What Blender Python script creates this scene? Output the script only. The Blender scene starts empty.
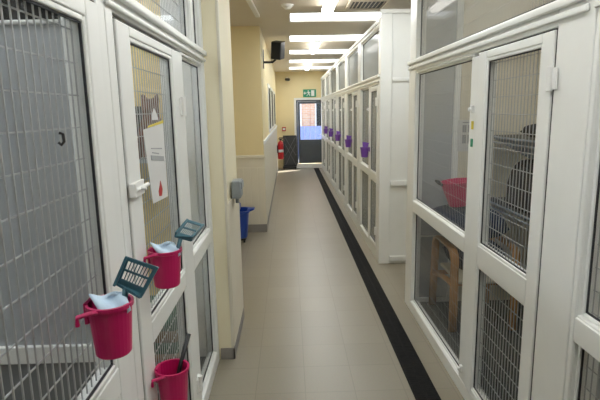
import bpy, bmesh, math, random
from mathutils import Vector, Matrix
random.seed(4)
sc = bpy.context.scene
COL = sc.collection

# ------------------------------------------------------------------ materials
def mat(name, col, rough=0.5, metal=0.0, var=0.06, scale=6.0, bump=0.0, spec=0.5, col2=None):
    m = bpy.data.materials.new(name); m.use_nodes = True
    nt = m.node_tree; b = nt.nodes['Principled BSDF']
    b.inputs['Roughness'].default_value = rough
    b.inputs['Metallic'].default_value = metal
    b.inputs['Specular IOR Level'].default_value = spec
    tc = nt.nodes.new('ShaderNodeTexCoord')
    n = nt.nodes.new('ShaderNodeTexNoise'); n.inputs['Scale'].default_value = scale; n.inputs['Detail'].default_value = 4
    nt.links.new(tc.outputs['Object'], n.inputs['Vector'])
    r = nt.nodes.new('ShaderNodeValToRGB')
    c2 = col2 or tuple(c*(1-var*2) for c in col)
    r.color_ramp.elements[0].position = 0.3; r.color_ramp.elements[0].color = (*c2, 1)
    r.color_ramp.elements[1].position = 0.7; r.color_ramp.elements[1].color = (*col, 1)
    nt.links.new(n.outputs['Fac'], r.inputs['Fac'])
    nt.links.new(r.outputs['Color'], b.inputs['Base Color'])
    if bump:
        n2 = nt.nodes.new('ShaderNodeTexNoise'); n2.inputs['Scale'].default_value = scale*25
        nt.links.new(tc.outputs['Object'], n2.inputs['Vector'])
        bp = nt.nodes.new('ShaderNodeBump'); bp.inputs['Strength'].default_value = bump; bp.inputs['Distance'].default_value = .003
        nt.links.new(n2.outputs['Fac'], bp.inputs['Height']); nt.links.new(bp.outputs['Normal'], b.inputs['Normal'])
    return m

def emit(name, col, s):
    m = bpy.data.materials.new(name); m.use_nodes = True
    nt = m.node_tree; nt.nodes.clear()
    e = nt.nodes.new('ShaderNodeEmission'); e.inputs['Color'].default_value = (*col, 1); e.inputs['Strength'].default_value = s
    o = nt.nodes.new('ShaderNodeOutputMaterial'); nt.links.new(e.outputs[0], o.inputs[0])
    return m

def glass_mat(name, tint=(.975, .98, .98), refl=1.0, haze=0.0, hazecol=(.5, .5, .48)):
    m = bpy.data.materials.new(name); m.use_nodes = True
    nt = m.node_tree; nt.nodes.clear()
    t = nt.nodes.new('ShaderNodeBsdfTransparent'); t.inputs[0].default_value = (*tint, 1)
    g = nt.nodes.new('ShaderNodeBsdfGlossy'); g.inputs['Roughness'].default_value = 0.03
    f = nt.nodes.new('ShaderNodeLayerWeight'); f.inputs['Blend'].default_value = .5
    pw = nt.nodes.new('ShaderNodeMath'); pw.operation = 'POWER'; pw.inputs[1].default_value = 5
    nt.links.new(f.outputs['Facing'], pw.inputs[0])
    mu = nt.nodes.new('ShaderNodeMath'); mu.operation = 'MULTIPLY_ADD'; mu.inputs[1].default_value = refl; mu.inputs[2].default_value = .012
    nt.links.new(pw.outputs[0], mu.inputs[0])
    mx = nt.nodes.new('ShaderNodeMixShader')
    nt.links.new(mu.outputs[0], mx.inputs[0]); nt.links.new(t.outputs[0], mx.inputs[1]); nt.links.new(g.outputs[0], mx.inputs[2])
    out = nt.nodes.new('ShaderNodeOutputMaterial'); last = mx
    if haze:
        d = nt.nodes.new('ShaderNodeBsdfDiffuse'); d.inputs[0].default_value = (*hazecol, 1)
        m2 = nt.nodes.new('ShaderNodeMixShader'); m2.inputs[0].default_value = haze
        nt.links.new(mx.outputs[0], m2.inputs[1]); nt.links.new(d.outputs[0], m2.inputs[2]); last = m2
    nt.links.new(last.outputs[0], out.inputs[0])
    return m

def tile_mat():
    m = bpy.data.materials.new('floor_tiles'); m.use_nodes = True
    nt = m.node_tree; b = nt.nodes['Principled BSDF']
    tc = nt.nodes.new('ShaderNodeTexCoord')
    mp = nt.nodes.new('ShaderNodeMapping'); mp.inputs['Location'].default_value = (-.065, .03, 0)
    nt.links.new(tc.outputs['Object'], mp.inputs['Vector'])
    br = nt.nodes.new('ShaderNodeTexBrick'); br.offset = 0; br.squash = 1
    br.inputs['Scale'].default_value = 1; br.inputs['Brick Width'].default_value = .305; br.inputs['Row Height'].default_value = .305
    br.inputs['Mortar Size'].default_value = .0034; br.inputs['Mortar Smooth'].default_value = .4; br.inputs['Bias'].default_value = 0
    br.inputs['Color1'].default_value = (.250, .222, .168, 1); br.inputs['Color2'].default_value = (.266, .237, .181, 1)
    br.inputs['Mortar'].default_value = (.212, .188, .143, 1)
    nt.links.new(mp.outputs[0], br.inputs['Vector'])
    n = nt.nodes.new('ShaderNodeTexNoise'); n.inputs['Scale'].default_value = 90; n.inputs['Detail'].default_value = 3
    nt.links.new(tc.outputs['Object'], n.inputs['Vector'])
    mx = nt.nodes.new('ShaderNodeMixRGB'); mx.blend_type = 'SOFT_LIGHT'; mx.inputs[0].default_value = .12
    nt.links.new(br.outputs['Color'], mx.inputs[1]); nt.links.new(n.outputs['Color'], mx.inputs[2])
    nt.links.new(mx.outputs[0], b.inputs['Base Color'])
    b.inputs['Roughness'].default_value = .33; b.inputs['Specular IOR Level'].default_value = .75
    bp = nt.nodes.new('ShaderNodeBump'); bp.inputs['Strength'].default_value = .1; bp.inputs['Distance'].default_value = .002; bp.invert = True
    nt.links.new(br.outputs['Fac'], bp.inputs['Height']); nt.links.new(bp.outputs['Normal'], b.inputs['Normal'])
    return m

def brick_wall_mat():
    m = bpy.data.materials.new('outdoor_brick'); m.use_nodes = True
    nt = m.node_tree; b = nt.nodes['Principled BSDF']
    tc = nt.nodes.new('ShaderNodeTexCoord')
    mp = nt.nodes.new('ShaderNodeMapping'); mp.inputs['Rotation'].default_value = (math.pi/2, 0, 0)
    nt.links.new(tc.outputs['Object'], mp.inputs['Vector'])
    br = nt.nodes.new('ShaderNodeTexBrick'); br.inputs['Scale'].default_value = 1
    br.inputs['Brick Width'].default_value = .225; br.inputs['Row Height'].default_value = .075; br.inputs['Mortar Size'].default_value = .008
    br.inputs['Color1'].default_value = (.62, .33, .2, 1); br.inputs['Color2'].default_value = (.68, .42, .27, 1); br.inputs['Mortar'].default_value = (.6, .52, .44, 1)
    nt.links.new(mp.outputs[0], br.inputs['Vector']); nt.links.new(br.outputs['Color'], b.inputs['Base Color'])
    b.inputs['Roughness'].default_value = .9
    return m

M = dict(
    pvc=mat('white_pvc', (.82, .83, .81), .32, var=.015),
    seal=mat('black_rubber_seal', (.03, .03, .035), .6),
    wire=mat('galvanised_wire', (.52, .53, .54), .4, .45, var=.06, scale=30),
    yellow=mat('yellow_paint', (.80, .675, .39), .6, var=.025, scale=3, bump=.1),
    deep=mat('deep_yellow_paint', (.88, .70, .33), .6, var=.02, scale=3),
    pale=mat('pale_cream_paint', (.86, .79, .58), .55, var=.015, scale=3),
    cream=mat('cream_cladding', (.72, .67, .55), .45, var=.02, scale=3),
    ceil=mat('ceiling_paint', (.72, .65, .54), .8, var=.015, scale=2),
    grey_panel=mat('grey_translucent_panel', (.43, .455, .48), .4, var=.04, scale=3),
    grey_floor=mat('grey_pen_floor', (.065, .07, .07), .45, var=.1, scale=20),
    skirt=mat('grey_skirting', (.26, .24, .22), .5),
    floor=tile_mat(),
    glass=glass_mat('clear_glass', refl=.14),
    dusty=glass_mat('dusty_glass', refl=.16, haze=.02, hazecol=(.62, .60, .54)),
    frosted=glass_mat('frosted_glass', refl=.1, haze=.5, hazecol=(.44, .44, .41)),
    misty=glass_mat('misty_glass', refl=.12, haze=.22, hazecol=(.46, .45, .40)),
    drain=mat('dark_drain_metal', (.014, .014, .014), .75, 0, var=.2, scale=30, spec=.15),
    drainhole=mat('drain_void', (.01, .01, .01), .9),
    pink=mat('hot_pink_plastic', (.52, .009, .11), .32, var=.04),
    purple=mat('purple_plastic', (.19, .07, .42), .35, var=.04),
    teal=mat('teal_plastic', (.045, .14, .185), .35, var=.06),
    cloth=mat('pale_blue_cloth', (.60, .76, .90), .8, var=.06, scale=20, bump=.2),
    black=mat('black_plastic', (.018, .018, .02), .45),
    blackcloth=mat('black_fabric', (.016, .016, .02), .85, bump=.3),
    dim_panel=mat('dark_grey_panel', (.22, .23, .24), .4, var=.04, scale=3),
    charcoal=mat('charcoal_fabric', (.05, .053, .056), .8),
    greymetal=mat('grey_metal', (.22, .225, .23), .5),
    navy=mat('navy_fabric', (.02, .035, .075), .85, var=.15, scale=14, bump=.3),
    wood=mat('bent_pine', (.50, .25, .09), .4, var=.14, scale=9),
    paper=mat('paper', (.66, .66, .65), .75, var=.01),
    ink=mat('grey_ink', (.36, .37, .38), .8),
    red=mat('red_paint', (.52, .015, .02), .35),
    yellowp=mat('yellow_plastic', (.72, .58, .06), .5),
    blue=mat('blue_plastic', (.012, .055, .33), .32, var=.05),
    greybox=mat('grey_plastic', (.27, .30, .32), .45),
    whitep=mat('white_plastic', (.82, .82, .8), .35, var=.01),
    green=mat('exit_green', (.01, .26, .14), .4),
    greencloth=mat('green_fabric', (.02, .13, .07), .85, var=.2, scale=25, bump=.3),
    brown=mat('brown_board', (.25, .16, .08), .8, var=.1),
    fur=mat('brown_fur', (.25, .115, .08), .9, var=.3, scale=30, bump=.6),
    doorgrey=mat('anthracite_door', (.085, .098, .11), .4),
    silver=mat('silver_metal', (.55, .56, .57), .35, .8),
    steel=mat('blue_grey_steel', (.32, .38, .46), .4, .3),
    darkwin=mat('dark_window_pane', (.03, .03, .027), .5, spec=.2),
    brick=brick_wall_mat(),
    pave=mat('outdoor_paving', (.62, .60, .57), .9, var=.06),
    render=mat('pale_render', (.82, .76, .74), .9),
    bluewall=mat('blue_panel', (.14, .20, .48), .6),
    skylight=emit('skylight_glow', (.93, .98, 1.0), 4.0),
    coolfill=emit('cool_fill_glow', (.86, .93, 1.0), 14.0),  # daylight-tinted fill glow for the battens added over the left pens
    dimfill=emit('dim_fill_glow', (1.0, .96, .88), 3.2),  # weak fill glow for the battens added over the right pens
    tube=emit('tube_glow', (1.0, .975, .92), 9.0),
)

# ------------------------------------------------------------------ mesh helpers
class MB:
    def __init__(self): self.bm = bmesh.new()
    def box(self, a, b):
        x0, x1 = sorted((a[0], b[0])); y0, y1 = sorted((a[1], b[1])); z0, z1 = sorted((a[2], b[2]))
        v = [self.bm.verts.new(p) for p in ((x0,y0,z0),(x1,y0,z0),(x1,y1,z0),(x0,y1,z0),(x0,y0,z1),(x1,y0,z1),(x1,y1,z1),(x0,y1,z1))]
        for f in ((3,2,1,0),(4,5,6,7),(0,1,5,4),(1,2,6,5),(2,3,7,6),(3,0,4,7)): self.bm.faces.new([v[i] for i in f])
        return self
    def hexa(self, bot, top):
        v = [self.bm.verts.new(p) for p in list(bot)+list(top)]; n = len(bot)
        self.bm.faces.new(v[:n][::-1]); self.bm.faces.new(v[n:])
        for i in range(n): self.bm.faces.new((v[i], v[(i+1) % n], v[n+(i+1) % n], v[n+i]))
        return self
    def tube(self, pts, r, n=8, caps=True, closed=False, flat=None):
        pts = [Vector(p) for p in pts]; rings = []; N = len(pts); prev = None
        for i, p in enumerate(pts):
            if closed: t = pts[(i+1) % N]-pts[i-1]
            else: t = pts[min(i+1, N-1)]-pts[max(i-1, 0)]
            t.normalize()
            if prev is None:
                ref = Vector((0,0,1)) if abs(t.z) < .9 else Vector((1,0,0))
                u = t.cross(ref).normalized()
            else: u = (prev-t*prev.dot(t)).normalized()
            prev = u; w = t.cross(u); rr = r[i] if isinstance(r, (list, tuple)) else r
            ru, rw = (rr, rr) if flat is None else (rr*flat[0], rr*flat[1])
            rings.append([self.bm.verts.new(p+u*math.cos(2*math.pi*k/n)*ru+w*math.sin(2*math.pi*k/n)*rw) for k in range(n)])
        for i in range(N if closed else N-1):
            a, b = rings[i], rings[(i+1) % N]
            for k in range(n): self.bm.faces.new((a[k], a[(k+1) % n], b[(k+1) % n], b[k]))
        if caps and not closed:
            self.bm.faces.new(rings[0][::-1]); self.bm.faces.new(rings[-1])
        return self
    def lathe(self, prof, c=(0,0,0), n=24, sx=1, sy=1, caps=True):
        rings = []
        for (r, z) in prof:
            rings.append([self.bm.verts.new((c[0]+r*sx*math.cos(2*math.pi*k/n), c[1]+r*sy*math.sin(2*math.pi*k/n), c[2]+z)) for k in range(n)])
        for a, b in zip(rings[:-1], rings[1:]):
            for k in range(n): self.bm.faces.new((a[k], a[(k+1) % n], b[(k+1) % n], b[k]))
        if caps: self.bm.faces.new(rings[0][::-1]); self.bm.faces.new(rings[-1])
        return self
    def poly(self, pts, off):
        off = Vector(off); a = [Vector(p) for p in pts]
        return self.hexa(a, [p+off for p in a])
    def build(self, name, m, parent=None, bevel=0, smooth=False, seg=2, subsurf=0):
        me = bpy.data.meshes.new(name)
        bmesh.ops.recalc_face_normals(self.bm, faces=self.bm.faces[:])
        self.bm.to_mesh(me); self.bm.free(); me.materials.append(m)
        o = bpy.data.objects.new(name, me); COL.objects.link(o)
        if parent:
            o.parent = parent
            q = parent; off = Vector((0,0,0))
            while q: off += q.location; q = q.parent
            if off.length: me.transform(Matrix.Translation(-off))
        if smooth:
            for p in me.polygons: p.use_smooth = True
        if bevel:
            b = o.modifiers.new('bevel', 'BEVEL'); b.width = bevel; b.segments = seg; b.limit_method = 'ANGLE'; b.angle_limit = math.radians(40)
            for p in me.polygons: p.use_smooth = True
            w = o.modifiers.new('wn', 'WEIGHTED_NORMAL')
        if subsurf:
            s = o.modifiers.new('sub', 'SUBSURF'); s.levels = s.render_levels = subsurf
        return o

def tag(o, label, cat, group=None):
    o['label'] = label; o['category'] = cat
    if group: o['group'] = group
    return o
def thing(name, label, cat, loc=(0,0,0), group=None):
    o = bpy.data.objects.new(name, None); COL.objects.link(o); o.location = loc; o.empty_display_size = .1
    return tag(o, label, cat, group)
def struct(o): o['kind'] = 'structure'; return o
def B(*ab):
    m = MB()
    for i in range(0, len(ab), 2): m.box(ab[i], ab[i+1])
    return m

H = 2.82            # ceiling height
# ------------------------------------------------------------------ the room
struct(B((-3.0, -2.0, -.15), (3.0, 14.75, 0)).build('floor', M['floor']))
# ceiling with openings for the rooflights
SKY = [(.42, .98), (2.28, 2.84), (4.12, 4.70), (5.98, 6.55), (7.72, 8.36), (9.50, 10.2), (11.3, 11.98), (13.1, 13.85)]  # first three strips are unseen, added in rhythm to brighten the near end
SX0, SX1 = .035, 1.55
cb = MB(); ys = -2.0
cb.box((-3, -2, H), (SX0, 14.75, H+.12)); cb.box((SX1, -2, H), (3, 14.75, H+.12))
for a, b in SKY: cb.box((SX0, ys, H), (SX1, a, H+.12)); ys = b
cb.box((SX0, ys, H), (SX1, 14.75, H+.12))
struct(cb.build('ceiling', M['ceil']))
words = ['unseen, added for light over the near left doors', 'unseen, added for light over the blue cloth buckets', 'unseen, added for light over the cream partition', 'beside the ceiling air vent', 'just before the second fluorescent batten', 'at the far end of the second fluorescent batten', 'just before the third fluorescent batten', 'closest to the exit door']
for i, (a, b) in enumerate(SKY):
    t = thing('rooflight', 'bright white rooflight strip across the ceiling, ' + words[i], 'rooflight', ((SX0+SX1)/2, (a+b)/2, H), 'rooflight strips in the ceiling')
    B((SX0+.012, a+.012, H+.045), (SX1-.012, b-.012, H+.06)).build('diffuser', M['skylight'], t)
    B((SX0, a, H+.01), (SX0+.014, b, H+.1), (SX1-.014, a, H+.01), (SX1, b, H+.1), (SX0, a, H+.01), (SX1, a+.014, H+.1), (SX0, b-.014, H+.01), (SX1, b, H+.1)).build('frame', M['whitep'], t)

XW = -.36           # corridor face of the left wall beyond the alcove
struct(B((-3.1, -2.1, 0), (-3.0, 14.75, H)).build('wall_left_outer', M['yellow']))
struct(B((3.0, -2.1, 0), (3.1, 14.75, H)).build('wall_right_outer', M['yellow']))
struct(B((-3.0, -2.1, 0), (3.0, -2.0, H)).build('wall_back', M['cream']))
# far wall with the doorway (door opening x .21..1.03, z .14..2.05)
DX0, DX1, DZ0, DZ1, FY = .225, 1.085, .13, 2.01, 14.55
fw = MB()
fw.box((-3, FY, 0), (DX0, FY+.2, H)); fw.box((DX1, FY, 0), (3, FY+.2, H)); fw.box((DX0, FY, DZ1), (DX1, FY+.2, H)); fw.box((DX0, FY, 0), (DX1, FY+.2, DZ0))
struct(fw.build('wall_far', M['yellow']))
struct(B((DX0-.06, FY-.015, 0), (DX1+.05, FY, DZ0), (DX0-.06, FY-.012, DZ0), (DX0, FY, DZ1+.06), (DX1, FY-.012, DZ0), (DX1+.05, FY, DZ1+.06), (DX0, FY-.012, DZ1), (DX1, FY, DZ1+.06)).build('trim_door', M['whitep'], bevel=.004))
d = struct(B((DX0, FY+.02, DZ0), (DX0+.045, FY+.09, DZ1), (DX1-.045, FY+.02, DZ0), (DX1, FY+.09, DZ1), (DX0+.045, FY+.02, DZ1-.045), (DX1-.045, FY+.09, DZ1),
      (DX0+.05, FY+.03, DZ0+.01), (DX1-.05, FY+.075, .80), (DX0+.05, FY+.03, .80), (DX0+.115, FY+.085, DZ1-.05), (DX1-.115, FY+.03, .80), (DX1-.05, FY+.085, DZ1-.05),
      (DX0+.115, FY+.03, .80), (DX1-.115, FY+.085, .85), (DX0+.115, FY+.03, 1.90), (DX1-.115, FY+.085, DZ1-.05), (DX0+.14, FY+.018, .26), (DX1-.14, FY+.03, .72)).build('door_1', M['doorgrey'], bevel=.004))
B((DX0+.11, FY+.05, .845), (DX1-.11, FY+.058, 1.905)).build('glass_pane', M['glass'], d)
hb = MB(); hb.tube([(DX1-.085, FY+.03, 1.0), (DX1-.085, FY-.03, 1.0), (DX1-.2, FY-.03, 1.0)], .011)
hb.box((DX1-.105, FY+.012, .93), (DX1-.065, FY+.03, 1.07)).build('handle', M['silver'], d)

# left: end wall of the near pens (partition pillar), alcove, pillar, corridor wall
struct(B((-3.0, 3.16, 0), (-.425, 3.86, H)).build('wall_partition', M['pale']))
struct(B((-.425, 3.175, .085), (-.413, 3.86, 1.10)).build('trim_partition_dado', M['cream'], bevel=.003))
struct(B((-.425, 3.15, 0), (-.411, 3.87, .082), (-.51, 3.15, 0), (-.411, 3.16, .082)).build('baseboard_partition', M['skirt'], bevel=.002))
struct(B((-.4345, 3.152, .085), (-.417, 3.17, H)).build('trim_corner_guard', M['cream'], bevel=.002))
struct(B((-3.0, 3.86, 0), (-1.25, 6.79, H)).build('wall_alcove', M['yellow']))
lw = MB()
lw.box((-3.0, 6.79, 0), (XW, 14.55, H))
struct(lw.build('wall_left', M['yellow']))
# dado cladding boards on pillar front and along the left wall
dm = MB()
x = -1.25
while x < XW-.005:
    dm.box((x+.002, 6.776, .12), (min(x+.098, XW+.012), 6.79, .93)); x += .1
dm.box((-1.25, 6.780, .10), (XW+.008, 6.79, 1.06))
struct(dm.build('trim_dado_front', M['cream'], bevel=.003))
struct(B((-1.25, 6.765, 1.06), (XW+.022, 6.79, 1.105)).build('trim_dado_rail', M['cream'], bevel=.006))
dm = MB(); y = 6.79
while y < 14.4:
    dm.box((XW, y+.002, .10), (XW+.012, min(y+.098, 14.4), 1.25)); y += .1
struct(dm.build('trim_dado_left', M['cream']))
struct(B((XW, 6.78, 1.25), (XW+.022, 14.5, 1.30)).build('trim_dado_rail_left', M['whitep'], bevel=.005))
struct(B((-1.25, 6.77, 0), (XW+.016, 6.785, .115), (XW, 6.785, 0), (XW+.014, 14.55, .10)).build('baseboard_left', M['skirt']))
# corridor windows on the left wall
for i, (a, b) in enumerate(((8.75, 9.55), (10.1, 11.0), (11.75, 12.8))):
    w = struct(B((XW-.002, a-.03, 1.33), (XW+.02, a, 2.18), (XW-.002, b, 1.33), (XW+.02, b+.03, 2.18), (XW-.002, a, 1.33), (XW+.02, b, 1.385), (XW-.002, a, 2.12), (XW+.02, b, 2.18)).build('window_%d' % (i+1), M['whitep'], bevel=.003))
    B((XW-.002, a, 1.385), (XW+.019, b, 2.12)).build('glass_pane', M['darkwin'], w)

# ------------------------------------------------------------------ floor drain
t = thing('floor_drain', 'long dark metal drain channel running down the tiled floor', 'drain', (.79, 7.6, 0))
B((.715, .4, .0), (.728, 14.5, .004), (.852, .4, .0), (.865, 14.5, .004)).build('edge_rail', M['drain'], t)
B((.728, .4, .0), (.852, 14.5, .0012)).build('channel', M['drainhole'], t)
g = MB(); y = .4
while y < 14.48:
    g.box((.729, y, .0008), (.851, y+.019, .0034)); y += .022
g.box((.782, .4, .0009), (.798, 14.5, .0041))
g.build('grating', M['drain'], t)

# ------------------------------------------------------------------ pen fronts
def wire_mesh(X, s, u0, u1, z0, z1, d, pitch=.031, hp=.083, r=.0015):
    m = MB(); x = X+s*d
    def bar(a, b, ax):
        a = Vector(a); b = Vector(b)
        p, q = (Vector((1,0,0)), Vector((0,1,0))) if ax == 'z' else (Vector((1,0,0)), Vector((0,0,1)))
        v = []
        for e in (a, b):
            v.append([m.bm.verts.new(e+p*r*i+q*r*j) for i, j in ((-1,-1),(1,-1),(1,1),(-1,1))])
        for k in range(4): m.bm.faces.new((v[0][k], v[0][(k+1) % 4], v[1][(k+1) % 4], v[1][k]))
    n = int((u1-u0)/pitch); o = (u1-u0-n*pitch)/2
    for i in range(n+1): bar((x, u0+o+i*pitch, z0), (x, u0+o+i*pitch, z1), 'z')
    n = int((z1-z0)/hp); o = (z1-z0-n*hp)/2
    for i in range(n+1): bar((x+s*2*r, u0, z0+o+i*hp), (x+s*2*r, u1, z0+o+i*hp), 'y')
    return m

class Front:
    """works on a vertical plane x=X, u along the corridor, d the depth into the pen"""
    def __init__(self, X, s): self.X, self.s = X, s
    def b(self, m, u0, u1, z0, z1, d0, d1): m.box((self.X+self.s*d0, u0, z0), (self.X+self.s*d1, u1, z1)); return m
    def ring(self, m, u0, u1, z0, z1, w, d0, d1, wb=None, wt=None):
        wb = wb or w; wt = wt or w
        self.b(m, u0, u0+w, z0, z1, d0, d1); self.b(m, u1-w, u1, z0, z1, d0, d1)
        self.b(m, u0+w, u1-w, z0, z0+wb, d0, d1); self.b(m, u0+w, u1-w, z1-wt, z1, d0, d1)
    def glaze(self, parent, u0, u1, z0, z1, d, mesh=True, gm='glass', pitch=.031):
        """beads, seal, pane and wire mesh in one opening"""
        m = MB(); self.ring(m, u0-.002, u1+.002, z0-.002, z1+.002, .016, d-.014, d-.002); m.build('glazing_bead', M['pvc'], parent, bevel=.004)
        m = MB(); self.ring(m, u0+.014, u1-.014, z0+.014, z1-.014, .005, d-.007, d-.001); m.build('seal', M['seal'], parent)
        m = MB(); self.b(m, u0-.004, u1+.004, z0-.004, z1+.004, d, d+.005); m.build('glass_pane', M[gm], parent)
        if mesh: wire_mesh(self.X, self.s, u0, u1, z0, z1, d+.02, pitch, r=.0017 if gm == 'glass' else .0006).build('wire_mesh', M['wire'], parent)

def pen_front(name_label, X, s, u0, u1, members, panels, doors, loc_u, group='white framed pen fronts along the corridor'):
    t = thing('pen_front', name_label, 'pen front', (X, loc_u, 0), group)
    F = Front(X, s)
    m = MB()
    for q in members: F.b(m, *q)
    m.build('frame', M['pvc'], t, bevel=.006)
    for kind, a, b, z0, z1, me, gm in panels:
        a -= .012; b += .012; z0 -= .012; z1 += .012
        p = MB(); F.ring(p, a-.012, b+.012, z0-.012, z1+.012, .014, .006, .035)
        p = p.build(kind, M['pvc'], t, bevel=.004)
        F.glaze(p, a, b, z0, z1, .036, me, gm)
    for dd in doors:
        a, b, z0, z1, ga, gb, zl0, zl1, zu0, zu1 = dd['dim']
        ga -= .016; gb += .016; zl0 -= .014; zl1 += .014; zu0 -= .014; zu1 += .014
        p = MB()
        F.b(p, a, ga, z0, z1, -.006, .055); F.b(p, gb, b, z0, z1, -.006, .055)
        F.b(p, ga, gb, z0, zl0, -.006, .055); F.b(p, ga, gb, zl1, zu0, -.006, .055); F.b(p, ga, gb, zu1, z1, -.006, .055)
        door = p.build('door', M['pvc'], t, bevel=.006)
        F.glaze(door, ga, gb, zl0, zl1, .012, True, dd.get('gm', 'glass')); F.glaze(door, ga, gb, zu0, zu1, .012, True, dd.get('gm', 'glass'))
        sl = MB()
        for u in (a-.006, b+.002): F.b(sl, u, u+.004, z0, z1, .002, .03)
        F.b(sl, a, b, z1+.001, z1+.005, .002, .03)
        sl.build('gap_seal', M['seal'], door)
        for hu, hz in dd['hinges']:
            h = MB()
            h.tube([(X-s*.016, hu, hz-.045), (X-s*.016, hu, hz+.045)], .0135, 14)
            F.b(h, hu-.038, hu-.006, hz-.04, hz+.04, -.012, -.004); F.b(h, hu+.006, hu+.034, hz-.04, hz+.04, -.012, .002)
            h.build('hinge', M['whitep'], door, bevel=.002)
        for hu, hz in dd.get('latches', ()):
            h = MB(); F.b(h, hu-.013, hu+.013, hz-.02, hz+.02, -.022, -.006)
            h.tube([(X-s*.022, hu, hz), (X-s*.035, hu, hz)], .011, 12)
            h.build('latch', M['whitep'], door, bevel=.003)
    return t, F

# --- right, near pen with the chair
XR = 1.0
tA, FA = pen_front('white glazed pen front in front of the wooden chair, with a narrow mesh door', XR, 1, 1.63, 4.09,
    [(3.895, 4.09, 0, 2.62, 0, .07), (2.60, 2.705, 0.09, 1.965, 0, .07), (1.63, 1.855, 0, 2.62, 0, .07),
     (1.855, 3.895, 0, .09, 0, .07), (1.855, 3.895, 1.985, 2.075, 0, .07), (1.855, 3.895, 2.54, 2.62, 0, .07),
     (2.705, 3.895, .868, .962, .0, .065), (1.66, 4.09, 2.005, 2.03, -.014, .0), (1.66, 4.09, 2.045, 2.075, -.022, .0)],
    [('side_panel', 2.72, 3.878, .975, 1.962, True, 'dusty'), ('side_panel', 2.72, 3.878, .105, .855, True, 'dusty'), ('transom', 1.87, 3.878, 2.092, 2.525, True, 'misty')],
    [dict(dim=(1.863, 2.594, .095, 1.978, 1.965, 2.475, .15, .85, .99, 1.925), hinges=((1.859, 1.80), (1.859, .35)), latches=((2.63, 1.69), (2.63, .18)))], 2.8)
tB, FB = pen_front('white glazed pen front cut by the right edge, next to the narrow mesh door', XR, 1, .25, 1.625,
    [(.25, .33, 0, 2.62, 0, .07), (1.60, 1.625, 0, 2.62, 0, .07), (.33, 1.60, 0, .09, 0, .07), (.33, 1.60, .868, .962, 0, .07), (.33, 1.60, 1.985, 2.075, 0, .07), (.33, 1.60, 2.54, 2.62, 0, .07),
     (.25, 1.625, 2.005, 2.03, -.014, 0), (.25, 1.625, 2.045, 2.075, -.022, 0)],
    [('side_panel', .35, 1.588, .98, 1.97, True, 'glass'), ('side_panel', .35, 1.588, .105, .855, True, 'glass'), ('transom', .35, 1.588, 2.092, 2.525, True, 'dusty')], [], 1.0)
# --- right, far row of six
XF = .965; U = 1.555; U0 = 5.22
ordw = ['first far pen front, at the panelled corner', 'second far pen front from the panelled corner', 'third far pen front from the panelled corner',
        'fourth far pen front from the panelled corner', 'fifth far pen front, next but one to the exit door', 'last pen front beside the exit door']
for i in range(6):
    a = U0+i*U
    b = a+U-.002
    pen_front('white glazed ' + ordw[i], XF, 1, a, b,
        [(a, a+.09, 0, 2.62, 0, .07), (a+1.385, b, 0, 2.62, 0, .07), (a+.60, a+.70, .1, 1.96, 0, .07), (a+.09, a+1.385, 0, .11, 0, .07),
         (a+.09, a+1.385, 1.96, 2.06, 0, .07), (a+.09, a+1.385, 2.55, 2.62, 0, .07), (a+.70, a+1.385, .90, .99, 0, .065),
         (a, b, 1.985, 2.01, -.012, 0), (a, b, 2.03, 2.06, -.02, 0), (a, b, 2.58, 2.62, -.015, 0)],
        [('side_panel', a+.715, a+1.37, 1.005, 1.945, True, 'misty'), ('side_panel', a+.715, a+1.37, .125, .885, True, 'misty'), ('transom', a+.105, a+1.37, 2.075, 2.535, False, 'frosted')],
        [dict(dim=(a+.096, a+.594, .115, 1.952, a+.16, a+.53, .18, .88, 1.0, 1.90), hinges=((a+.093, 1.78), (a+.093, .35)), latches=((a+.64, 1.70),), gm='misty')], a+.8)
# panelled end of the far row
t = thing('end_panel', 'white panelled end of the far pen row facing the near pen', 'panel', (1.3, U0, 0))
B((XF, U0-.035, 0), (1.085, U0-.002, 2.70)).build('corner_post', M['pvc'], t, bevel=.005)
B((1.086, U0-.020, .0), (2.2, U0-.002, 2.70)).build('board', M['pvc'], t, bevel=.002)
B((1.086, U0-.05, .88), (2.2, U0-.0195, .935)).build('rail', M['pvc'], t, bevel=.006)
B((1.086, U0-.05, .03), (2.2, U0-.0195, .09)).build('rail', M['pvc'], t, bevel=.006)
B((1.086, U0-.034, 1.98), (2.2, U0-.0195, 2.02)).build('rail', M['pvc'], t, bevel=.006)
B((XF-.005, U0-.04, 2.66), (2.2, U0-.035, 2.70)).build('cornice', M['pvc'], t, bevel=.002)

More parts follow.
